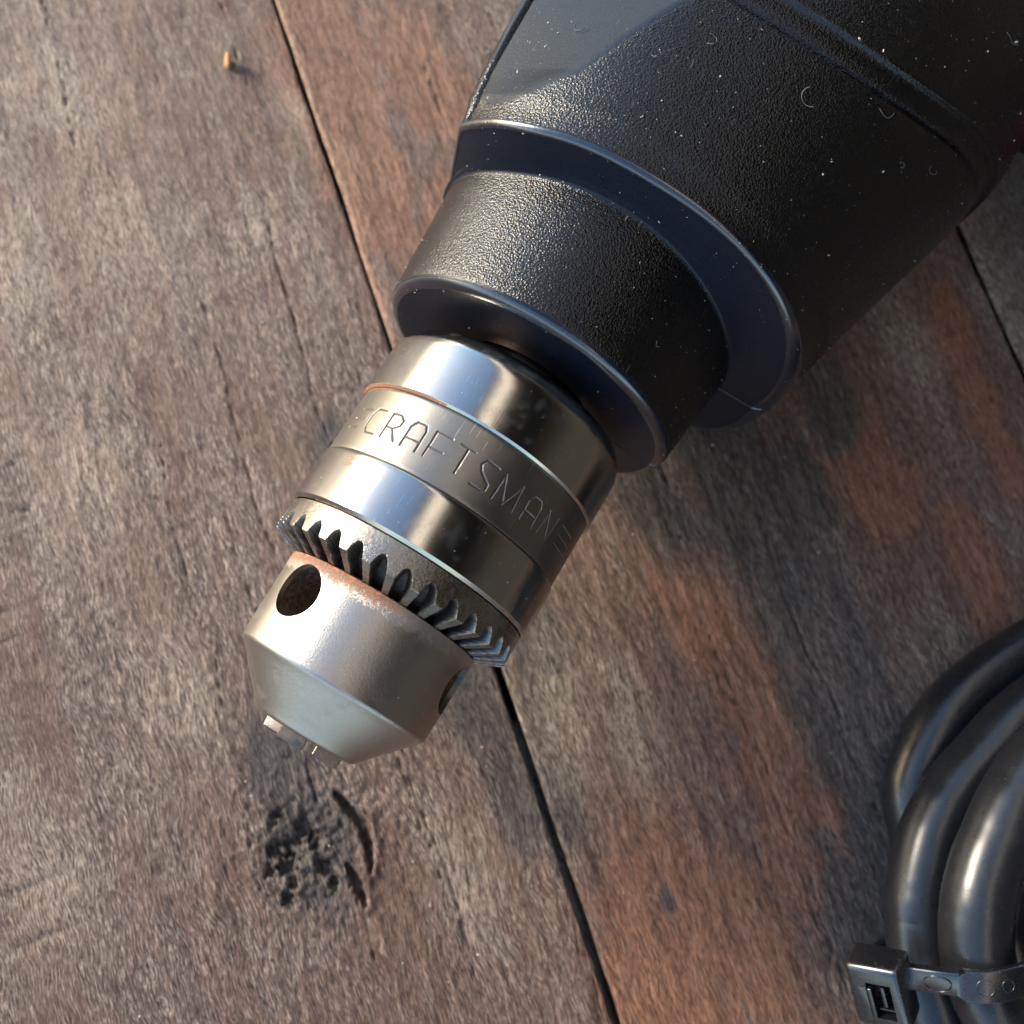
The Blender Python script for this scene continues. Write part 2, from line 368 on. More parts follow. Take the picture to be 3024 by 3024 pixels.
def plank(u0, u1, v0, v1, fu, fine, seed, lift, tone=(0, 0, 0), ed=1.2, shift=None):
    """plank between across-coordinates u0..u1 (u=0 is the visible joint)"""
    us = axis_samples(u0, u1, fu[0], fu[1], fine, 12)
    us = np.unique(np.concatenate([us, u0 + np.array([0, .05, .15, .3, .5, .8, 1.2, 1.6]), u1 - np.array([0, .05, .15, .3, .5, .8, 1.2, 1.6])]))
    vs = axis_samples(v0, v1, fu[2], fu[3], fine * 1.25, 14)
    U, V = np.meshgrid(us, vs, indexing='ij')
    wob = (fbm(V * 0.06, V * 0 + 3, 3, seed) - 0.5) * 1.1
    we = np.exp(-(U - u0) / 3); we2 = np.exp(-(u1 - U) / 3)
    U2 = U + wob * 0.5 * we + (fbm(V * 0.06, V * 0 + 9, 3, seed + 4) - 0.5) * 0.5 * we2
    if shift: U2 = U2 - np.exp(-(u1 - U) / 3) * shift(V)
    X = -25.7 + ud[0] * U2 + vd[0] * V; Y = 113.5 + ud[1] * U2 + vd[1] * V       # v=0 at the top of the picture
    wx = U + 5 * (fbm(U * 0.05, V * 0.03, 3, seed + 11) - 0.5)
    near = np.exp(-(((X + 12) / 16) ** 2 + ((Y + 36) / 16) ** 2))
    h = (fbm(wx * 2.1, V * 0.42, 4, seed, 0.65) - 0.5) * 0.36
    h += (fbm(wx * 0.5, V * 0.07, 3, seed + 2) - 0.5) * 0.45
    h += (fbm(wx * 0.06, V * 0.03, 2, seed + 5) - 0.5) * 0.9
    core = np.exp(-(((X + 13) / 7) ** 2 + ((Y + 38) / 7) ** 2))
    h += near * (fbm(X * 1.1, Y * 1.1, 4, seed + 6, 0.65) - 0.5) * 0.9 + core * (fbm(X * 0.8, Y * 0.8, 4, seed + 7, 0.7) - 0.56) * 2.2
    for q in range(26 if seed in (2, 5) else 6):
        u_c = rng.uniform(u0 + 3, u1 - 3); v_c = rng.uniform(-20, 220); L_ = rng.uniform(8, 45); w_ = rng.uniform(0.10, 0.24)
        dd = np.abs(wx - (u_c + 1.6 * (fbm(V * 0.12, V * 0 + q, 3, 40 + q) - 0.5))); e_ = np.clip(1 - np.abs(V - v_c) / L_, 0, 1) ** 0.5
        h -= 0.55 * np.clip(1 - dd / (w_ * e_ + 0.02), 0, 1) * (e_ > 0)
    if seed == 2:
        rag = (fbm(X * 1.7, Y * 1.7, 4, 8, 0.7) - 0.5) * 2.2
        for pl, w_, dp in ((CR1, 0.85, 1.8), (CR2, 0.75, 1.7)):
            d, s = segdist(X, Y, pl); ww = w_ * np.sin(np.pi * np.clip(s * 0.92 + 0.06, 0, 1)) ** 0.6 + 0.05
            h -= dp * np.clip(1 - ((d + rag * 0.35) / ww), 0, 1) ** 0.7
            h += 0.35 * np.exp(-((d - ww - 0.5) / 0.6) ** 2)
        for x, y, r in CAV:
            d = np.hypot(X - x, (Y - y) * 0.8) + rag * 1.1; h -= 1.7 * np.clip(1 - d / r, 0, 1) ** 0.7
    # rounded worn arrises
    e0 = np.clip(1 - (U - u0) / ed, 0, 1); e1 = np.clip(1 - (u1 - U) / ed, 0, 1)
    h -= ed * 0.8 * (1 - np.sqrt(np.clip(1 - e0 ** 2, 0, 1))) + ed * 0.8 * (1 - np.sqrt(np.clip(1 - e1 ** 2, 0, 1)))
    h += lift(U, V)
    tx = 0.9 * (fbm(X * 0.22, Y * 0.22, 4, 21) - 0.5)
    def msk(L):
        b = blobs(X, Y, L); return np.clip(b + tx * np.clip(b * 3, 0, 1) * 0.6 + 0.35 * tx * 0.5, 0, 1)
    gen = np.clip((fbm(U * 0.07, V * 0.02, 4, seed + 30) - 0.55) * 3, 0, 1)
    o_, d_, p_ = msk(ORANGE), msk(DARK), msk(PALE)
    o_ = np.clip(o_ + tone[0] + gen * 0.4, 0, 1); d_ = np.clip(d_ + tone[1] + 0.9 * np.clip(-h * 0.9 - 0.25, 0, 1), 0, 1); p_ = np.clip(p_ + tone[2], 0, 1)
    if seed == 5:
        lip = np.exp(-(U / 1.5) ** 2) * np.clip((120 - V) / 40, 0, 1); o_ = np.clip(o_ + 0.7 * lip, 0, 1); p_ = np.clip(p_ + 0.5 * lip, 0, 1); d_ = d_ * (1 - lip)  # light on the raised edge painted in: more orange and pale, less dark
    C4 = np.stack([o_, d_, p_, np.ones_like(o_)], -1)
    nu, nv = U.shape
    top = np.stack([U2, V, h], -1)
    side = []
    Vv = [top.reshape(-1, 3)]; Ff = [grid_faces(nu, nv)[:, ::-1]]
    # skirts down to the underside, as rings round the border
    idx = np.arange(nu * nv).reshape(nu, nv)
    loop = np.concatenate([idx[:, 0], idx[-1, 1:], idx[-2::-1, -1], idx[0, -2:0:-1]])
    low = Vv[0][loop].copy(); low[:, 2] = -24
    b0 = nu * nv; Vv.append(low); n = len(loop); k = np.arange(n); k2 = (k + 1) % n
    Ff.append(np.stack([loop[k], loop[k2], b0 + k2, b0 + k], -1)[:, ::-1])
    CC = np.concatenate([C4.reshape(-1, 4), C4.reshape(-1, 4)[loop]])
    # local frame: X across, Y along (towards the viewer), so the object coordinates follow the grain
    VV = np.concatenate(Vv); VV[:, 1] *= -1
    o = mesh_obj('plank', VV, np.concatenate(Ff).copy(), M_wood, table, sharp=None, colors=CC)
    o.location = Vector((-25.7, 113.5, 760)) * S; o.rotation_euler = (0, 0, GA)
    return o
VT, VB = -420, 640
gap = lambda V: 0.25 + np.clip(V / 190, 0, 1.2) * 0.55
lf = lambda U, V: 0 * U
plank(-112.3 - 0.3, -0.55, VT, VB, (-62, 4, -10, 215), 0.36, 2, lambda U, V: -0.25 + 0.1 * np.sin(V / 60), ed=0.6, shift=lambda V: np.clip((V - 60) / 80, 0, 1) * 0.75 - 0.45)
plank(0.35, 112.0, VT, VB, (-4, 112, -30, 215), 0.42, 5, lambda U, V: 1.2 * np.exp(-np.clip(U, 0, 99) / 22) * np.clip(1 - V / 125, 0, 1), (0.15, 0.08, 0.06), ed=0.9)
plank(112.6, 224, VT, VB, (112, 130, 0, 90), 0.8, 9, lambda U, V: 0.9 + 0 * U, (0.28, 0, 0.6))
for k in range(3): plank(-112.9 * (k + 2) + 0.2, -112.9 * (k + 1), VT, VB, (0, -1, 0, -1), 6, 12 + k, lf)
for k in range(2): plank(224.7 + 112.8 * k, 224.7 + 112.8 * k + 112, VT, VB, (0, -1, 0, -1), 6, 17 + k, lf)
for vv in (-300, 110, 520):                                      # battens below
    bm = bmesh.new(); box_bm(bm, -440, 445, -vv - 30, -vv + 30, -64, -25)
    o = bm_obj('batten', bm, M_beam, table); o.location = Vector((-25.7, 113.5, 760)) * S; o.rotation_euler = (0, 0, GA)
for ux in (-410, 415):
    for vv in (-370, 590):
        bm = bmesh.new(); box_bm(bm, ux - 30, ux + 30, -vv - 30, -vv + 30, -760, -64.5)
        o = bm_obj('leg', bm, M_beam, table); o.location = Vector((-25.7, 113.5, 760)) * S; o.rotation_euler = (0, 0, GA)

# ------------------------------------------------------------------ the drill (local X along the axis to the chuck tip, Y to the right, Z up)
AX = R(-120.593)
drill = empty('power_drill', (0, 0, 33.2), AX)
tag(drill, 'black corded power drill with a steel keyed chuck lying on the planks', 'drill')

# --- chuck
def cyl_grid(name, mat, parent, ts, rfun, nphi=1440, stain_shade=None, sharp=None, phi_dense=None):
    ph = np.linspace(0, 2 * np.pi, nphi, endpoint=False) if phi_dense is None else phi_dense
    T, PH = np.meshgrid(ts, ph, indexing='ij'); Rr = rfun(T, np.degrees(PH))
    V = np.stack([T, Rr * np.cos(PH), Rr * np.sin(PH)], -1).reshape(-1, 3)
    c = None
    if stain_shade is not None:
        a, b = stain_shade(T, np.degrees(PH)); c = np.stack([a, b, 0 * a, 1 + 0 * a], -1).reshape(-1, 4)
    return mesh_obj(name, V, grid_faces(len(ts), len(ph), True)[:, ::-1].copy(), mat, parent, sharp=sharp, colors=c)
def prof_fn(prof):
    p = np.array(prof); return lambda T: np.interp(T, p[:, 0], p[:, 1])
def ring_stain(t0, w, ph0, phw):
    return lambda T, P: np.exp(-((T - t0) / w) ** 2) * np.exp(-((P - ph0) / phw) ** 2)
# rear band
tsA = np.array([-29.6, -29.5, -29.2, -28.9, -28.4, -28.0, -27.5, -27.0, -26.6, -26.2, -25, -24, -23, -22, -21, -20, -19.4, -19.10, -18.95, -18.80, -18.78])
rA = prof_fn([(-29.6, 12.0), (-29.5, 15.6), (-29.2, 16.4), (-28.9, 16.8), (-28.4, 17.2), (-28.0, 17.45), (-27.5, 17.7), (-27.0, 17.88), (-26.6, 17.97), (-26.2, 18.02), (-19.4, 18.10), (-19.10, 18.10), (-18.80, 17.78), (-18.78, 17.60)])
sA = lambda T, P: (0.95 * ring_stain(-18.9, 0.35, 150, 38)(T, P) + 0.35 * ring_stain(-18.9, 0.2, 110, 30)(T, P), 0 * T)
cyl_grid('chuck_sleeve', M_sleeve, drill, tsA, lambda T, P: rA(T), 512, sA, sharp=24)
# engraved band
STROKES = []
def st(*p): STROKES.append(p)
for tt_, a_, b_ in ((-15.25, 142.6, 150), (-13.85, 145.0, 152), (-12.5, 146.6, 154)): st((tt_, a_), (tt_, b_))
for tt_, a_, b_ in ((-15.3, 35, 23), (-14.0, 35, 21), (-12.7, 35, 19)): st((tt_, a_), (tt_, b_))
st((-15.5, 132.8), (-15.5, 138.2), (-14.6, 140.2), (-12.8, 140.0), (-12.0, 138.0), (-12.0, 132.6))
st((-11.95, 128.3), (-15.5, 128.4), (-15.5, 123.9), (-14.9, 121.6), (-14.1, 121.9), (-13.5, 124.6), (-13.5, 128.4)); st((-13.5, 124.8), (-11.95, 120.8))
st((-11.9, 117), (-14.7, 117.1), (-15.5, 115.3), (-15.5, 111.2), (-14.8, 109.9), (-11.9, 109.7)); st((-13.15, 117), (-13.15, 109.8))
st((-11.9, 105.9), (-15.5, 105.9), (-15.5, 98.9)); st((-13.3, 105.9), (-13.3, 99.4))
st((-15.5, 94.8), (-15.5, 88.3)); st((-15.5, 91.4), (-11.9, 91.3))
st((-15.4, 77.2), (-15.45, 82.6), (-14.7, 84.0), (-13.9, 82.6), (-12.9, 77.8), (-12.1, 77.6), (-11.85, 79.5), (-11.85, 84.2))
st((-11.8, 74.0), (-15.4, 73.5), (-12.0, 68.9), (-15.4, 64.6), (-11.9, 63.6))
st((-11.9, 59.3), (-14.7, 59.4), (-15.4, 57.4), (-15.4, 53.8), (-14.7, 52.3), (-11.9, 52.0)); st((-13.2, 59.3), (-13.2, 52.2))
st((-11.9, 48.4), (-15.4, 47.4), (-11.9, 41.4), (-15.4, 40.6))
rL = 17.66
def engr(T, P):
    X = T; Yy = P * math.pi / 180 * rL; d = np.full(T.shape, 9.0)
    for pl in STROKES:
        q = [(a_, b_ * math.pi / 180 * rL) for a_, b_ in pl]
        for a_, b_ in zip(q[:-1], q[1:]):
            x0, x1 = min(a_[0], b_[0]) - .5, max(a_[0], b_[0]) + .5; y0, y1 = min(a_[1], b_[1]) - .5, max(a_[1], b_[1]) + .5
            k = (X > x0) & (X < x1) & (Yy > y0) & (Yy < y1)
            if k.any():
                dd, _ = segdist(X[k], Yy[k], [a_, b_]); d[k] = np.minimum(d[k], dd)
    return d
tsL = np.concatenate([[-18.85, -18.8], np.arange(-18.7, -15.9, 0.4), np.arange(-15.9, -11.5, 0.055), np.arange(-11.4, -9.4, 0.4), [-9.35, -9.28, -9.2, -9.15, -9.1]])
phL = np.radians(np.concatenate([np.arange(15, 158, 0.175), np.arange(158, 375, 3.0)]))
cache = {}
def rLab(T, P):
    d = engr(T, P); cache['d'] = d
    base = np.where(T < -18.75, 17.5, rL) - np.where(T > -9.3, (T + 9.3) * 1.5, 0)
    return base - 0.13 * np.clip(1 - d / (0.095 + 0.09 * vnoise(T * 1.3, P * 0.35, 3)), 0, 1) ** 0.6
def sLab(T, P):
    return 0.95 * ring_stain(-18.6, 0.3, 150, 30)(T, P), np.clip(1.2 - cache['d'] / 0.12, 0, 1) * (0.5 + 0.5 * vnoise(T * 0.9, P * 0.3, 5))
cyl_grid('engraved_band', M_label, drill, tsL, rLab, stain_shade=sLab, phi_dense=phL)
# front band
tsC = np.array([-9.16, -9.12, -9.05, -8.95, -8.8, -8.4, -8, -7, -6, -5, -4, -3, -2.2, -1.92, -1.7, -1.48, -1.46, -1.45])
rC = prof_fn([(-9.16, 17.2), (-9.12, 17.7), (-9.05, 17.84), (-8.95, 17.93), (-8.8, 17.98), (-2.2, 18.08), (-1.92, 18.08), (-1.48, 17.62), (-1.46, 17.4), (-1.45, 16.6)])
sC = lambda T, P: (0.66 * ring_stain(-7.5, 2.2, 134, 5.0)(T, P) + 0.75 * ring_stain(-1.5, 0.22, 128, 26)(T, P), 0 * T)
cyl_grid('front_band', M_sleeve, drill, tsC, lambda T, P: rC(T), 720, sC, sharp=24)
# toothed key gear
NT_ = 33; PH0 = 97.0
def gear_r(T, P):
    Ro = np.where(T < 2.66, 17.55 + 0.06 * np.clip(T + 1.3, 0, 4), 17.79 - (T - 2.66) * 2.25)
    Ro = Ro - 0.05 * np.clip(T - 2.2, 0, 0.46)
    Fl = 17.6 - (T - 0.95) * 1.25 - 1.5
    u = ((P - PH0) / (360 / NT_)) % 1.0; u = np.where(u > 0.5, u - 1, u)        # notch centre at u=0
    sk = 0.04 * np.clip(T - 1, 0, 4)                                             # the flanks lean slightly
    hw = np.interp(T, [0.75, 0.95, 1.3, 1.9, 2.66, 4.4], [0.0, 0.11, 0.19, 0.26, 0.33, 0.345])
    w = np.clip((hw - np.abs(u + sk)) / 0.085, 0, 1); w = w * w * (3 - 2 * w)
    Ro = Ro - 0.16 * np.clip(fbm(T * 2.2, P * 0.55, 3, 6) - 0.45, 0, 1) * np.clip((T - 1.5) / 1.5, 0, 1)
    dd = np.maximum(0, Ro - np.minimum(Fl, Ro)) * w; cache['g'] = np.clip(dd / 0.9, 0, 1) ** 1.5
    return Ro - dd
tsG = np.concatenate([[-1.3, -0.5, 0.2, 0.55], np.arange(0.7, 4.45, 0.09), [4.46]])
g = cyl_grid('key_gear', M_gear, drill, tsG, gear_r, NT_ * 36, stain_shade=lambda T, P: (cache['g'], 0 * T), sharp=40)
# nose with key holes
prof = [(4.2, 10.0), (4.25, 13.2), (4.5, 13.95), (5.0, 13.95)] + [(x, 13.95 - (x - 5) * 0.025) for x in np.arange(5.6, 16.5, 0.6)] + [(16.4, 13.62), (16.62, 13.58), (16.8, 13.45), (16.95, 13.32), (17.15, 13.08)]
prof += [(17.15 + k * 0.7, 13.08 - k * 0.655) for k in range(1, 9)] + [(23.1, 7.55), (23.3, 7.38), (23.45, 7.15), (23.55, 6.8), (23.6, 6.3), (23.6, 5.0), (23.6, 0.01)]
nose = lathe('chuck_nose', prof + [(4.2, 0.01)], M_nose, drill, n=288, sharp=50)
for k, ph in enumerate((133.5, 13.5, 253.5)):
    a_ = R(ph); bmc = bmesh.new()
    bmesh.ops.create_cone(bmc, cap_ends=True, segments=72, radius1=3.55 * S, radius2=3.55 * S, depth=12 * S)
    me = bpy.data.meshes.new('cutter'); bmc.to_mesh(me); bmc.free(); cu = bpy.data.objects.new('cutter', me); col.objects.link(cu)
    d_ = Vector((0, math.cos(a_), math.sin(a_))); cu.parent = drill
    cu.location = (Vector((9.0, 0, 0)) + d_ * 13.0) * S; cu.rotation_euler = d_.to_track_quat('Z', 'Y').to_euler()
    md = nose.modifiers.new('hole', 'BOOLEAN'); md.operation = 'DIFFERENCE'; md.solver = 'EXACT'; md.object = cu
bpy.context.view_layer.update()
dg = bpy.context.evaluated_depsgraph_get(); nm = bpy.data.meshes.new_from_object(nose.evaluated_get(dg))
nose.modifiers.clear(); nose.data = nm; nm.set_sharp_from_angle(angle=R(35))
for o in [o for o in bpy.data.objects if o.name.startswith('cutter')]: bpy.data.objects.remove(o, do_unlink=True)
# jaws
for ph in (98, 218, 338):
    a_ = R(ph); bm = bmesh.new()
    box_bm(bm, 22.5, 25.1, -1.9, 1.9, 2.0, 5.7)
    for v in bm.verts:
        if v.co.z < 2.5: v.co.y *= 0.4
        if v.co.x > 25.0 and v.co.z > 4: v.co.z -= 0.3
    bevel_bm(bm, 0.25, 3)
    for v in bm.verts:
        y, z = v.co.y, v.co.z; v.co.y = z * math.cos(a_) - y * math.sin(a_); v.co.z = z * math.sin(a_) + y * math.cos(a_)
    bm_obj('jaw', bm, M_jaw, drill)
# spindle behind the chuck
lathe('spindle', [(-40, 7.5), (-31, 7.5), (-30.8, 10.5), (-29.7, 10.6), (-29.7, 12.4), (-29.5, 12.4)], M_dark, drill, 96)

# --- housing shells
def smin(a, b, k): 
    h_ = np.clip(0.5 + 0.5 * (b - a) / k, 0, 1); return b * (1 - h_) + a * h_ - k * h_ * (1 - h_)
YC = 2.0
def facet(t):
    sl_ = np.interp(-t, [50, 60, 82], [1.2, 0.80, 0.52]); yp = np.interp(-t, [50, 90], [-21.5, -26.5]); zp = np.interp(-t, [50, 90], [21.7, 20.6])
    return sl_, zp - sl_ * yp
def house_rho(t, c, s):
    """radial distance from (YC,0) of the outer housing at station t in the direction (c,s)"""
    ar = np.interp(-t, [50, 55, 64, 75, 86, 97, 120], [30.4, 31.4, 33.8, 36.9, 40.0, 42.9, 43.2])
    al = np.interp(-t, [50, 64, 80, 110], [29.6, 32, 36, 40]); b = np.interp(-t, [50, 60, 77, 90], [30.4, 31.6, 33.0, 33.0])
    a_ = np.where(c > 0, ar, al); n = 2.4
    rs = (np.abs(c / a_) ** n + np.abs(s / b) ** n) ** (-1 / n)
    W = np.interp(-t, [48, 60, 90, 170], [23.8, 25.6, 27.8, 29.5])
    sl_, cc_ = facet(t); dn = -sl_ * c + np.abs(s)
    rf = np.where(dn > 1e-3, (cc_ + sl_ * YC) / np.maximum(dn, 1e-3), 1e3)
    rw = np.where(c < -1e-3, (W + YC) / np.maximum(-c, 1e-3), 1e3)
    return smin(smin(rs, np.minimum(rf, 200), 0.5), np.minimum(rw, 200), 0.35)
def shell(half, name):
    ph = np.linspace(0, np.pi, 620)
    # denser where the long seam of the flat side runs
    ph = np.sort(np.concatenate([ph, np.linspace(R(128), R(146), 160)]))
    if half: ph = ph + np.pi
    c, s = np.cos(ph), np.sin(ph)
    sg = -1 if half else 1
    rows = []; kinds = []
    def row(t, y, z, kind=0): rows.append(np.stack([t + 0 * y, y, z], -1)); kinds.append(kind)
    # N face and collar
    for t_, r_, k_ in [(-37, 9.6, 1), (-33.0, 9.8, 1), (-32.7, 10.0, 1), (-32.5, 10.4, 1), (-32.45, 13, 1), (-32.4, 16, 1), (-32.4, 19, 1), (-32.4, 20.6, 1), (-32.43, 20.9, 2), (-32.52, 21.3, 2), (-32.68, 21.68, 2), (-32.92, 22.0, 2), (-33.2, 22.22, 2), (-33.6, 22.38, 1), (-34.1, 22.5, 0)]:
        row(t_, r_ * c, r_ * s, k_)
    def tface(y, z): return -48.0 - 2.4 * (z / 25) ** 2 - 0.02 * np.clip(-y - 12, 0, 99) ** 2
    def crad(f): return 22.5 + 1.5 * f
    yb, zb = 24.0 * c, 24.0 * s; tb = tface(yb, zb)
    for f in np.linspace(0.04, 0.97, 46): row(-34.1 + (tb + 34.1) * f, crad(f) * c, crad(f) * s, 0)
    for dt, dr in ((0.35, 0.03), (0.15, 0.12), (0.04, 0.3), (0.0, 0.6)): row(tb + dt, (24 + dr) * c, (24 + dr) * s, 1)
    # H face out to the edge
    te = -50.5
    RE = 0.9 + 2.6 * np.clip((c + 0.1), 0, 1) ** 2 * np.clip(1 - np.abs(s), 0, 1)    # the edge is rounder on the lower right
    rho0 = house_rho(np.full_like(c, te), c, s)
    def P(r_): return YC + r_ * c, r_ * s
    r_in = np.hypot(24.6 * c - YC, 24.6 * s)                    # approximate start in the housing frame
    y0_, z0_ = 24.6 * c, 24.6 * s; y1_, z1_ = P(rho0 - RE)
    for f in np.linspace(0.1, 1, 10):
        y, z = y0_ + (y1_ - y0_) * f, z0_ + (z1_ - z0_) * f; row(tface(y, z), y, z, 1)
    tE = tface(y1_, z1_)
    for an in np.linspace(0, 90, 9)[1:]:
        rr = rho0 - RE + RE * math.sin(R(an)); y, z = P(rr); row(tE - RE * (1 - math.cos(R(an))), y, z, 2 if 10 < an < 80 else 1)
    tS = tE - RE
    yg = YC + house_rho(np.full_like(c, -85.0), c, s) * c
    tG = -77.0 - 1.87e-4 * np.clip(yg, 0, 60) ** 3
    def body(tt_, off=0.0, kind=0, w=1.0):
        rr = house_rho(tt_, c, s) * 1.0 + off
        # blend from the true edge radius so that the first rows meet the rounding
        rr = rr * w + (rho0 + off) * (1 - w) if w < 1 else rr
        # long seam beside the flat side: a lip and a narrow dark slot
        dseam = (YC + rr * c) + np.interp(-tt_, [48, 60, 90, 170], [23.8, 25.6, 27.8, 29.5])
        slot = np.exp(-((dseam - 1.25) / 0.28) ** 2) * (np.abs(s) > 0.3) * (c < -0.4)
        rr = rr - 0.75 * slot * np.clip(( -tt_ - 51) / 2, 0, 1)
        y, z = P(rr); row(tt_, y, z, kind)
    for f in np.linspace(0.012, 0.985, 100): body(tS + (tG + 0.9 - tS) * f, 0, 0, min(1.0, f / 0.15))
    for d_, off in ((-0.9, 0), (-0.75, -0.06), (-0.6, -0.25), (-0.4, -0.8), (-0.1, -1.5), (0.25, -1.7), (0.6, -1.4), (0.9, -0.95), (1.3, -0.75), (2.0, -0.55), (3.0, -0.5), (3.8, -0.5), (4.0, -0.2), (4.15, 0.12), (4.4, 0.25), (5.0, 0.2)):
        body(tG - d_, off)
    tR = np.full_like(c, -172.0)
    for f in np.linspace(0.02, 1, 60): body(tG - 5.0 + (tR - tG + 5.0) * f, 0.2, 0)
    for an in np.linspace(0, 88, 8)[1:]:
        rr = house_rho(tR, c, s) + 0.2 - 9 * (1 - math.cos(R(an))); y, z = P(rr); row(tR - 9 * math.sin(R(an)), y, z, 0)
    y, z = P(0.5 + 0 * c); row(tR - 9.0, y, z, 0)
    A = np.stack(rows)                                          # rows x n x 3
    # V groove where the two halves meet
    dz = np.abs(A[..., 2]); rad = np.hypot(A[..., 1], A[..., 2])
    # pull the two border columns on to z = +-0.16 and the very border inwards
    for colm, z_, dip in ((0, 0.02, 0.30), (1, 0.18, 0.05)):
        for cc in ((colm, -1 - colm)):
            A[:, cc, 2] = sg * z_
            face = np.array(kinds) >= 1
            A[~face, cc, 1] -= np.sign(A[~face, cc, 1]) * dip; A[face, cc, 0] -= dip
    nr, nc = A.shape[:2]; F = grid_faces(nr, nc)[:, ::-1].copy()
    o = mesh_obj(name, A.reshape(-1, 3), F, M_plastic, drill, sharp=None)
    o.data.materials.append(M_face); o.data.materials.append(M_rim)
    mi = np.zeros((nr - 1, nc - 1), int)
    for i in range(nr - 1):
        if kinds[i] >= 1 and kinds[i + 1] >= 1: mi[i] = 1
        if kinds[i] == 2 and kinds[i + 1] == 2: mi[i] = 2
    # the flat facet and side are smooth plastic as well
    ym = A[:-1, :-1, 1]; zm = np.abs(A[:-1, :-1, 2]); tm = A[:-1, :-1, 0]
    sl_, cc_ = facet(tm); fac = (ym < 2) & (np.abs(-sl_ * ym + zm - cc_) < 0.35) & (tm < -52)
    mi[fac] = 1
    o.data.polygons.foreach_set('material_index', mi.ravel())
    return o, A
up_shell, UA = shell(0, 'upper_shell')
lo_shell, LA = shell(1, 'lower_shell')

# handle and trigger, beyond the right edge of the picture
def loft(name, secs, mat, parent, n=48, p=3.0, sharp=40):
    """secs: (centre t, y, half-length along t, half-height z)"""
    ph = np.linspace(0, 2 * np.pi, n, endpoint=False); V = []
    for t_, y, a_, b_ in secs:
        rr = (np.abs(np.cos(ph)) ** p + np.abs(np.sin(ph)) ** p) ** (-1 / p)
        V.append(np.stack([t_ + a_ * rr * np.cos(ph), y + 0 * ph, b_ * rr * np.sin(ph)], -1))
    V = np.concatenate(V); return mesh_obj(name, V, grid_faces(len(secs), n, True).copy(), mat, parent, sharp=sharp)
loft('handle', [(-138, 30, 24, 20), (-138, 42, 22, 18), (-139, 52, 19, 17.5), (-141, 66, 17, 17.5), (-145, 90, 17, 17.5), (-149, 115, 17.5, 18), (-152, 135, 19, 19), (-153, 146, 19.5, 19.5), (-153.4, 150, 17.5, 17.5), (-153.5, 151, 12, 12), (-153.5, 151, 0.1, 0.1)], M_plastic, drill)
loft('trigger', [(-125, 42.0, 5, 6), (-125, 46.0, 6, 6.5), (-123, 54, 6.5, 8), (-119, 66, 7, 9), (-122, 76, 8, 9), (-123, 78, 6, 7), (-123, 78.2, 0.1, 0.1)], M_red, drill)

# ------------------------------------------------------------------ coiled cord and cable tie
def catmull(P_, n=14):
    P_ = [np.array(p, float) for p in P_]; out = []
    for i in range(len(P_) - 1):
        p0 = P_[max(i - 1, 0)]; p1 = P_[i]; p2 = P_[i + 1]; p3 = P_[min(i + 2, len(P_) - 1)]
        for k in range(n):
            t_ = k / n; out.append(0.5 * ((2 * p1) + (-p0 + p2) * t_ + (2 * p0 - 5 * p1 + 4 * p2 - p3) * t_ ** 2 + (-p0 + 3 * p1 - 3 * p2 + p3) * t_ ** 3))
    out.append(P_[-1]); return np.array(out)
def tube(name, path, rad, mat, parent=None, n=40, sharp=None):
    path = np.array(path); T = np.gradient(path, axis=0); T /= np.linalg.norm(T, axis=1)[:, None]
    N = np.zeros_like(T); u = np.cross(T[0], [0, 0, 1.]); u /= np.linalg.norm(u)
    for i in range(len(T)):
        u = u - T[i] * (u @ T[i]); u /= np.linalg.norm(u); N[i] = u
    B = np.cross(T, N); ph = np.linspace(0, 2 * np.pi, n, endpoint=False)
    rr = np.full(len(path), rad) if np.isscalar(rad) else np.asarray(rad)
    V = path[:, None] + rr[:, None, None] * (np.cos(ph)[None, :, None] * N[:, None] + np.sin(ph)[None, :, None] * B[:, None])
    F = [tuple(f) for f in grid_faces(len(path), n, True)[:, ::-1]] + [tuple(range(n)), tuple(range((len(path) - 1) * n, len(path) * n))[::-1]]
    return mesh_obj(name, V.reshape(-1, 3), F, mat, parent, sharp=60)
s1 = [(110.35, -4.56, 5), (100.74, -10.06, 5), (93.32, -15.55, 5), (88.45, -21.56, 5), (85.56, -27.21, 5), (85.02, -31.5, 5), (86, -40, 5), (87.5, -50, 5.5)]
s2 = [(102.93, -15.06, 14.5), (97.54, -18.79, 14.5), (91.88, -23.88, 14.5), (87.65, -27.89, 14.5), (83.53, -33.04, 14.8), (81.17, -37.5, 15), (79.3, -43.76, 15), (78.95, -47.8, 15), (79.0, -51.5, 15), (79.8, -57, 15)]
s3 = [(95.31, -23.81, 24.5), (90.22, -28.75, 25.5), (86.5, -33.94, 26), (83.34, -39.68, 26), (81.9, -43.99, 26), (81.6, -47.99, 25.5), (82.2, -52.5, 25), (84.5, -58.5, 24.5)]
path = s1 + [(93, -66, 6), (110, -84, 6), (135, -88, 6), (158, -72, 6), (164, -45, 7), (152, -18, 9), (128, -7, 12), (112, -10, 14)]
path += s2 + [(83, -66, 15), (97, -82, 15), (122, -90, 15), (148, -82, 15), (160, -58, 15), (152, -30, 16.5), (130, -14, 20), (108, -16.5, 23)]
path += s3 + [(90, -67, 23), (104, -79, 20), (125, -82, 20), (143, -70, 20), (147, -52, 19), (137, -34, 18), (120, -29, 16), (104, -33, 14), (96, -42, 12), (94.5, -52, 12), (98, -64, 12), (112, -75, 12), (133, -76, 13), (165, -60, 8), (190, -30, 6), (214, 0, 9), (229, 26, 20), (223, 45, 31), (208, 54, 33)]
cp = catmull(path, 16); kk = np.arange(len(cp)) * 0.11
for ax_ in range(2): cp[:, ax_] += 0.30 * (fbm(kk, kk * 0 + 5, 2, 60 + ax_) - 0.5)
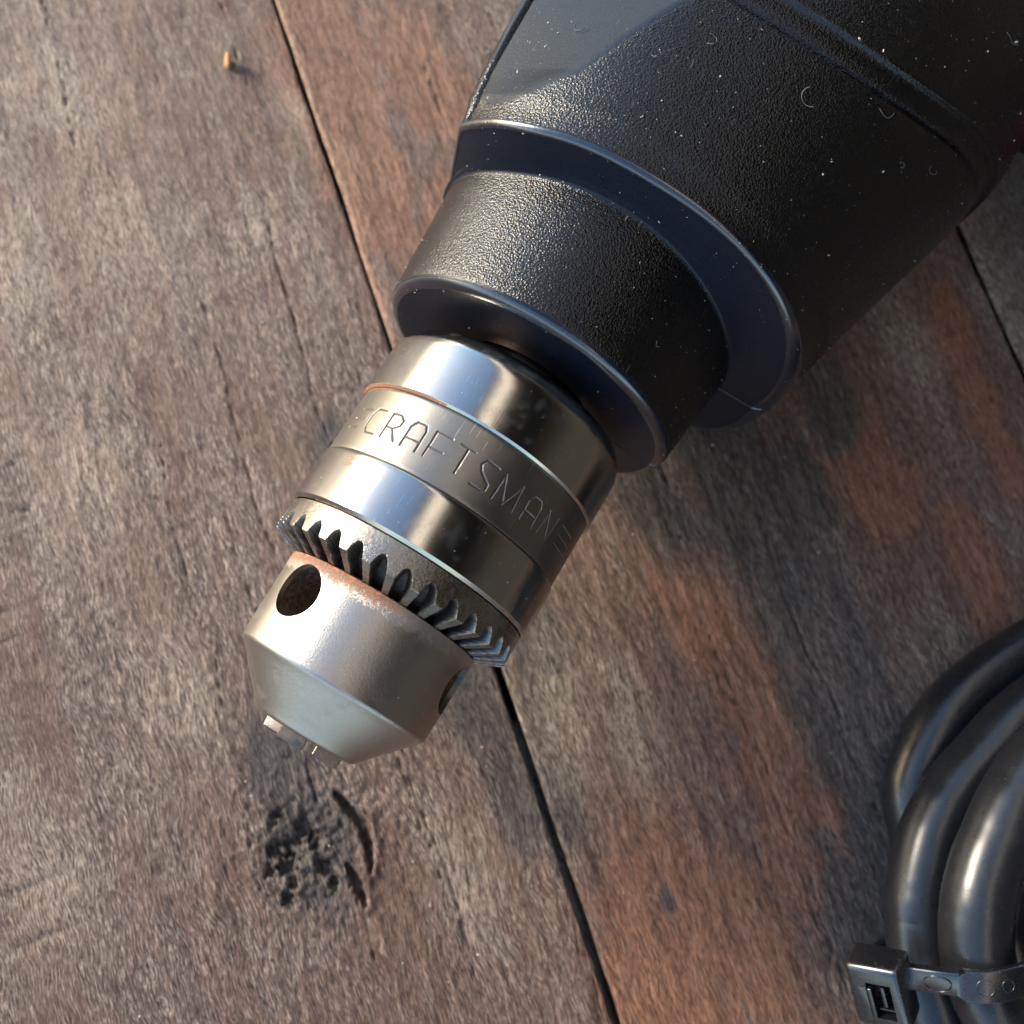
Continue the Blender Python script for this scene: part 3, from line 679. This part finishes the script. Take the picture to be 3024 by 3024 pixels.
cord = tube('cord_coil', cp, 5.0 + 0.12 * (fbm(kk * 0.3, kk * 0, 2, 66) - 0.5), M_rubber, None, 44)
tag(cord, 'thick black rubber power cord coiled in a bundle at the lower right of the planks', 'power cord')

tie = empty('cable_tie', (68, -55, 25))
tag(tie, 'black nylon cable tie with square slotted head strapped round the coiled cord', 'cable tie')
# head: local x right, local y along the strap width, local z outward; tilted towards the viewer
hb = bmesh.new()
HW, HH, HD = 3.75, 5.0, 5.2
def frame_box(bm, x0, x1, y0, y1, z0, z1, hx0, hx1, hy0, hy1, bev):
    """box with a rectangular hole through z, outer edges bevelled"""
    o_ = [(x0, y0), (x1, y0), (x1, y1), (x0, y1)]; i_ = [(hx0, hy0), (hx1, hy0), (hx1, hy1), (hx0, hy1)]
    vs = {}
    for k, z in enumerate((z0, z1)):
        vs['o', k] = [bm.verts.new((x, y, z)) for x, y in o_]; vs['i', k] = [bm.verts.new((x, y, z)) for x, y in i_]
    for k in range(4):
        j = (k + 1) % 4
        bm.faces.new((vs['o', 0][k], vs['o', 0][j], vs['o', 1][j], vs['o', 1][k]))
        bm.faces.new((vs['i', 0][j], vs['i', 0][k], vs['i', 1][k], vs['i', 1][j]))
        bm.faces.new((vs['o', 1][k], vs['o', 1][j], vs['i', 1][j], vs['i', 1][k]))
        bm.faces.new((vs['o', 0][j], vs['o', 0][k], vs['i', 0][k], vs['i', 0][j]))
    oe = set(vs['o', 0] + vs['o', 1]); bm.edges.ensure_lookup_table()
    ed = [e for e in bm.edges if e.verts[0] in oe and e.verts[1] in oe]
    bmesh.ops.bevel(bm, geom=ed, offset=bev, segments=4, profile=0.5, affect='EDGES')
frame_box(hb, -HW, HW, -HH, HH, -HD, 0, -1.2, 2.2, -3.2, 2.5, 0.8)
head = bm_obj('tie_head', hb, M_nylon, tie, sharp=40)
tilt = Matrix.Rotation(R(-4), 4, 'Z') @ Matrix.Rotation(R(-46), 4, 'Y') @ Matrix.Rotation(R(33), 4, 'X')
hpos = Vector((66.0 - 68, -55.4 + 55, 26.3 - 25)) * S
head.matrix_local = Matrix.Translation(hpos) @ tilt
bm = bmesh.new()                                                # recessed panel line left of the slot is a thin raised pad
box_bm(bm, -2.5, -1.25, -1.9, 1.5, -0.05, 0.05); bevel_bm(bm, 0.04, 2)
o = bm_obj('pad', bm, M_nylon, head)
bm = bmesh.new(); box_bm(bm, -1.1, -0.45, -3.1, 1.6, -2.6, 0.16); bevel_bm(bm, 0.2, 3)
bm_obj('pawl', bm, M_nylon, head)
bm = bmesh.new(); box_bm(bm, 0.55, 1.05, -1.6, 1.6, -3.0, -0.5); bevel_bm(bm, 0.1, 2)
box_bm(bm, -0.2, 2.1, -2.25, -2.05, -2.6, -0.7)
bm_obj('strap_tail', bm, M_nylon, head)
# strap: a flat plate, then a band over and round the bundle
pts = [(69.0, -52.9, 25.4), (72.0, -53.0, 27.8), (74.2, -53.1, 29.4), (76.9, -53.2, 30.6), (79.5, -53.2, 31.6), (83.0, -52.7, 32.0), (86.5, -51.9, 31.4), (91, -50.7, 28.5), (96, -49.3, 22), (99.5, -48.9, 13), (99, -49.3, 4), (92, -49.8, 0.9), (84, -52.3, 0.7), (76.5, -54.8, 4), (72.5, -55.8, 10), (70.0, -55.3, 16), (68.6, -54.7, 20.5)]
Ps = catmull(pts, 10); T = np.gradient(Ps, axis=0); T /= np.linalg.norm(T, axis=1)[:, None]
tz_ = np.interp(np.arange(len(Ps)), [0, 26, 29, 60, 80, len(Ps) - 1], [38, 38, 6, 8, 4, 0])
V = []; hw_, th = 2.1, 1.25
for i, p in enumerate(Ps):
    W = np.array([0.0, 1.0, 0]) ; W = W - T[i] * (W @ T[i]); W /= np.linalg.norm(W); Nn = np.cross(T[i], W)
    a_ = R(tz_[i]); W2 = W * math.cos(a_) + Nn * math.sin(a_); N2 = -W * math.sin(a_) + Nn * math.cos(a_)
    for x, y in ((-hw_ + .2, -th), (hw_ - .2, -th), (hw_, -th + .2), (hw_, -.25), (hw_ - .1, -.08), (hw_ - .3, 0), (-hw_ + .3, 0), (-hw_ + .1, -.08), (-hw_, -.25), (-hw_, -th + .2)):
        V.append(p + W2 * x + N2 * y)
    if i == 17: F_strap = (p.copy(), W2.copy(), N2.copy(), T[i].copy())
    if i == 38: F_s2 = (p.copy(), W2.copy(), N2.copy(), T[i].copy())
    if i == 47: F_s3 = (p.copy(), W2.copy(), N2.copy(), T[i].copy())
V = np.array(V) - np.array([68, -55, 25])
mesh_obj('strap', V, grid_faces(len(Ps), 10, True)[:, ::-1].copy(), M_nylon, tie, sharp=30)
def ring_on(fr, name, a_, b_, tr, lift=0.0, arc=(0, 360)):
    p, W2, N2, T_ = fr; an = np.radians(np.linspace(arc[0], arc[1], 49))
    q = [p - np.array([68, -55, 25]) + T_ * a_ * math.cos(x) + W2 * b_ * math.sin(x) + N2 * lift for x in an]
    tube(name, q, tr, M_nylon, tie, 8)
ring_on(F_strap, 'oval_boss', 1.75, 1.45, 0.09)
ring_on(F_s2, 'round_boss', 1.1, 1.1, 0.07)
ring_on(F_s3, 'round_boss', 0.8, 0.8, 0.06)

# ------------------------------------------------------------------ small things: crumb, dust, lint
def ico(bm, c, r, sub=1, sq=(1, 1, 1), jit=0.25):
    q = bmesh.ops.create_icosphere(bm, subdivisions=sub, radius=1)
    rot = Matrix.Rotation(random.uniform(0, 6.28), 3, Vector((random.random(), random.random(), random.random() + .1)).normalized())
    for v in q['verts']:
        d = v.co.copy() * (1 + random.uniform(-jit, jit)); d = Vector((d.x * sq[0], d.y * sq[1], d.z * sq[2])); v.co = Vector(c) + rot @ (d * r)
bm = bmesh.new(); ico(bm, (0, 0, 0), 1.0, 3, (0.8, 1.6, 0.6), 0.10)
cr = bm_obj('wood_crumb', bm, M_crumb, None); cr.location = Vector((-33.0, 99.6, 0.45)) * S
tag(cr, 'tiny orange tan wood crumb on the plank above and left of the drill', 'crumb')
bm = bmesh.new()
for k in range(260):
    x, y = random.uniform(-75, 125), random.uniform(-72, 118); r_ = 0.09 + 0.16 * random.random() ** 3
    ico(bm, (x, y, 0.25 + r_ * 0.5), r_, 1, (1, 1, 0.6))
tag(bm_obj('dust', bm, M_dust), 'fine pale dust grains scattered over the wooden planks', 'dust', kind='stuff')
Dm = Matrix.Translation(Vector((0, 0, 33.2))) @ Matrix.Rotation(AX, 4, 'Z')
def shell_pt(i, j):
    a_ = UA[i, j]; n_ = np.cross(UA[i + 1, j] - a_, UA[i, j + 1] - a_); n_ = -n_ / (np.linalg.norm(n_) + 1e-9)
    if n_ @ np.array([0.2, (a_[1] - YC), a_[2]]) < 0: n_ = -n_
    return Dm @ Vector(a_), (Dm.to_3x3() @ Vector(n_))
bm = bmesh.new(); nr, nc = UA.shape[:2]
for k in range(900):
    rear = random.random() < 0.5
    i = random.randint(nr - 70, nr - 30) if rear else random.randint(3, nr - 75)
    j = random.randint(20, nc - 20)
    if UA[i, j][0] < -130: continue
    p, n_ = shell_pt(i, j); r_ = 0.035 + (0.16 if rear else 0.09) * random.random() ** 5
    ico(bm, p + n_ * r_ * 0.4, r_, 1, (1, random.uniform(1, 2.5), 0.7))
for k in range(80):
    tt_ = random.choice((random.uniform(-26, -19), random.uniform(-9, -2), random.uniform(5.5, 16))); rr = 18.05 if tt_ < 0 else 13.8
    a_ = R(random.uniform(30, 150)); r_ = 0.03 + 0.06 * random.random() ** 3
    if 5 < tt_ < 13 and 115 < math.degrees(a_) < 150: continue
    p = Dm @ Vector((tt_, rr * math.cos(a_), rr * math.sin(a_))); ico(bm, p, r_, 1)
d = tag(bm_obj('dust_specks', bm, M_dust), 'pale dust specks stuck on the black drill body and its chuck', 'dust', kind='stuff')
# lint hairs
def hair(i, j, L, curl, r_=0.05, ang=None):
    p, n_ = shell_pt(i, j); T1 = n_.orthogonal().normalized(); T2 = n_.cross(T1); a_ = ang if ang is not None else random.uniform(0, 6.28); q = []
    pos = p + n_ * 0.12
    for k in range(14):
        q.append(tuple(pos + n_ * 0.15 * math.sin(k * 0.5))); a_ += curl * random.uniform(0.5, 1.5); pos = pos + (T1 * math.cos(a_) + T2 * math.sin(a_)) * (L / 13)
    return np.array(q)
Vh = []; Fh = []
for (i, j, L, cu) in [(nr - 100, 250, 4, 0.25), (nr - 110, 330, 3, 0.3), (nr - 120, 420, 3.5, -0.2), (nr - 88, 200, 3, 0.2), (60, 300, 2.0, .2), (nr - 95, 130, 2.4, -0.25), (nr - 60, 150, 3, 0.1), (nr - 58, 120, 2.5, 0.2), (nr - 130, 360, 2.2, 0.3), (nr - 105, 160, 2.0, .35), (40, 380, 1.6, .1), (30, 200, 1.2, .2)]:
    q = hair(i, j, L, cu); o = len(Vh)
    T = np.gradient(q, axis=0); T /= np.linalg.norm(T, axis=1)[:, None]
    for p, t_ in zip(q, T):
        u = np.cross(t_, [0.3, 0.2, 1]); u /= np.linalg.norm(u); w_ = np.cross(t_, u)
        for a_ in (0, 2.09, 4.19): Vh.append(p + 0.045 * (u * math.cos(a_) + w_ * math.sin(a_)))
    for k in range(len(q) - 1):
        for a_ in range(3): Fh.append((o + k * 3 + a_, o + k * 3 + (a_ + 1) % 3, o + k * 3 + 3 + (a_ + 1) % 3, o + k * 3 + 3 + a_))
tag(mesh_obj('lint', np.array(Vh), Fh, M_lint), 'short pale lint fibres caught on the black drill housing', 'lint', kind='stuff')
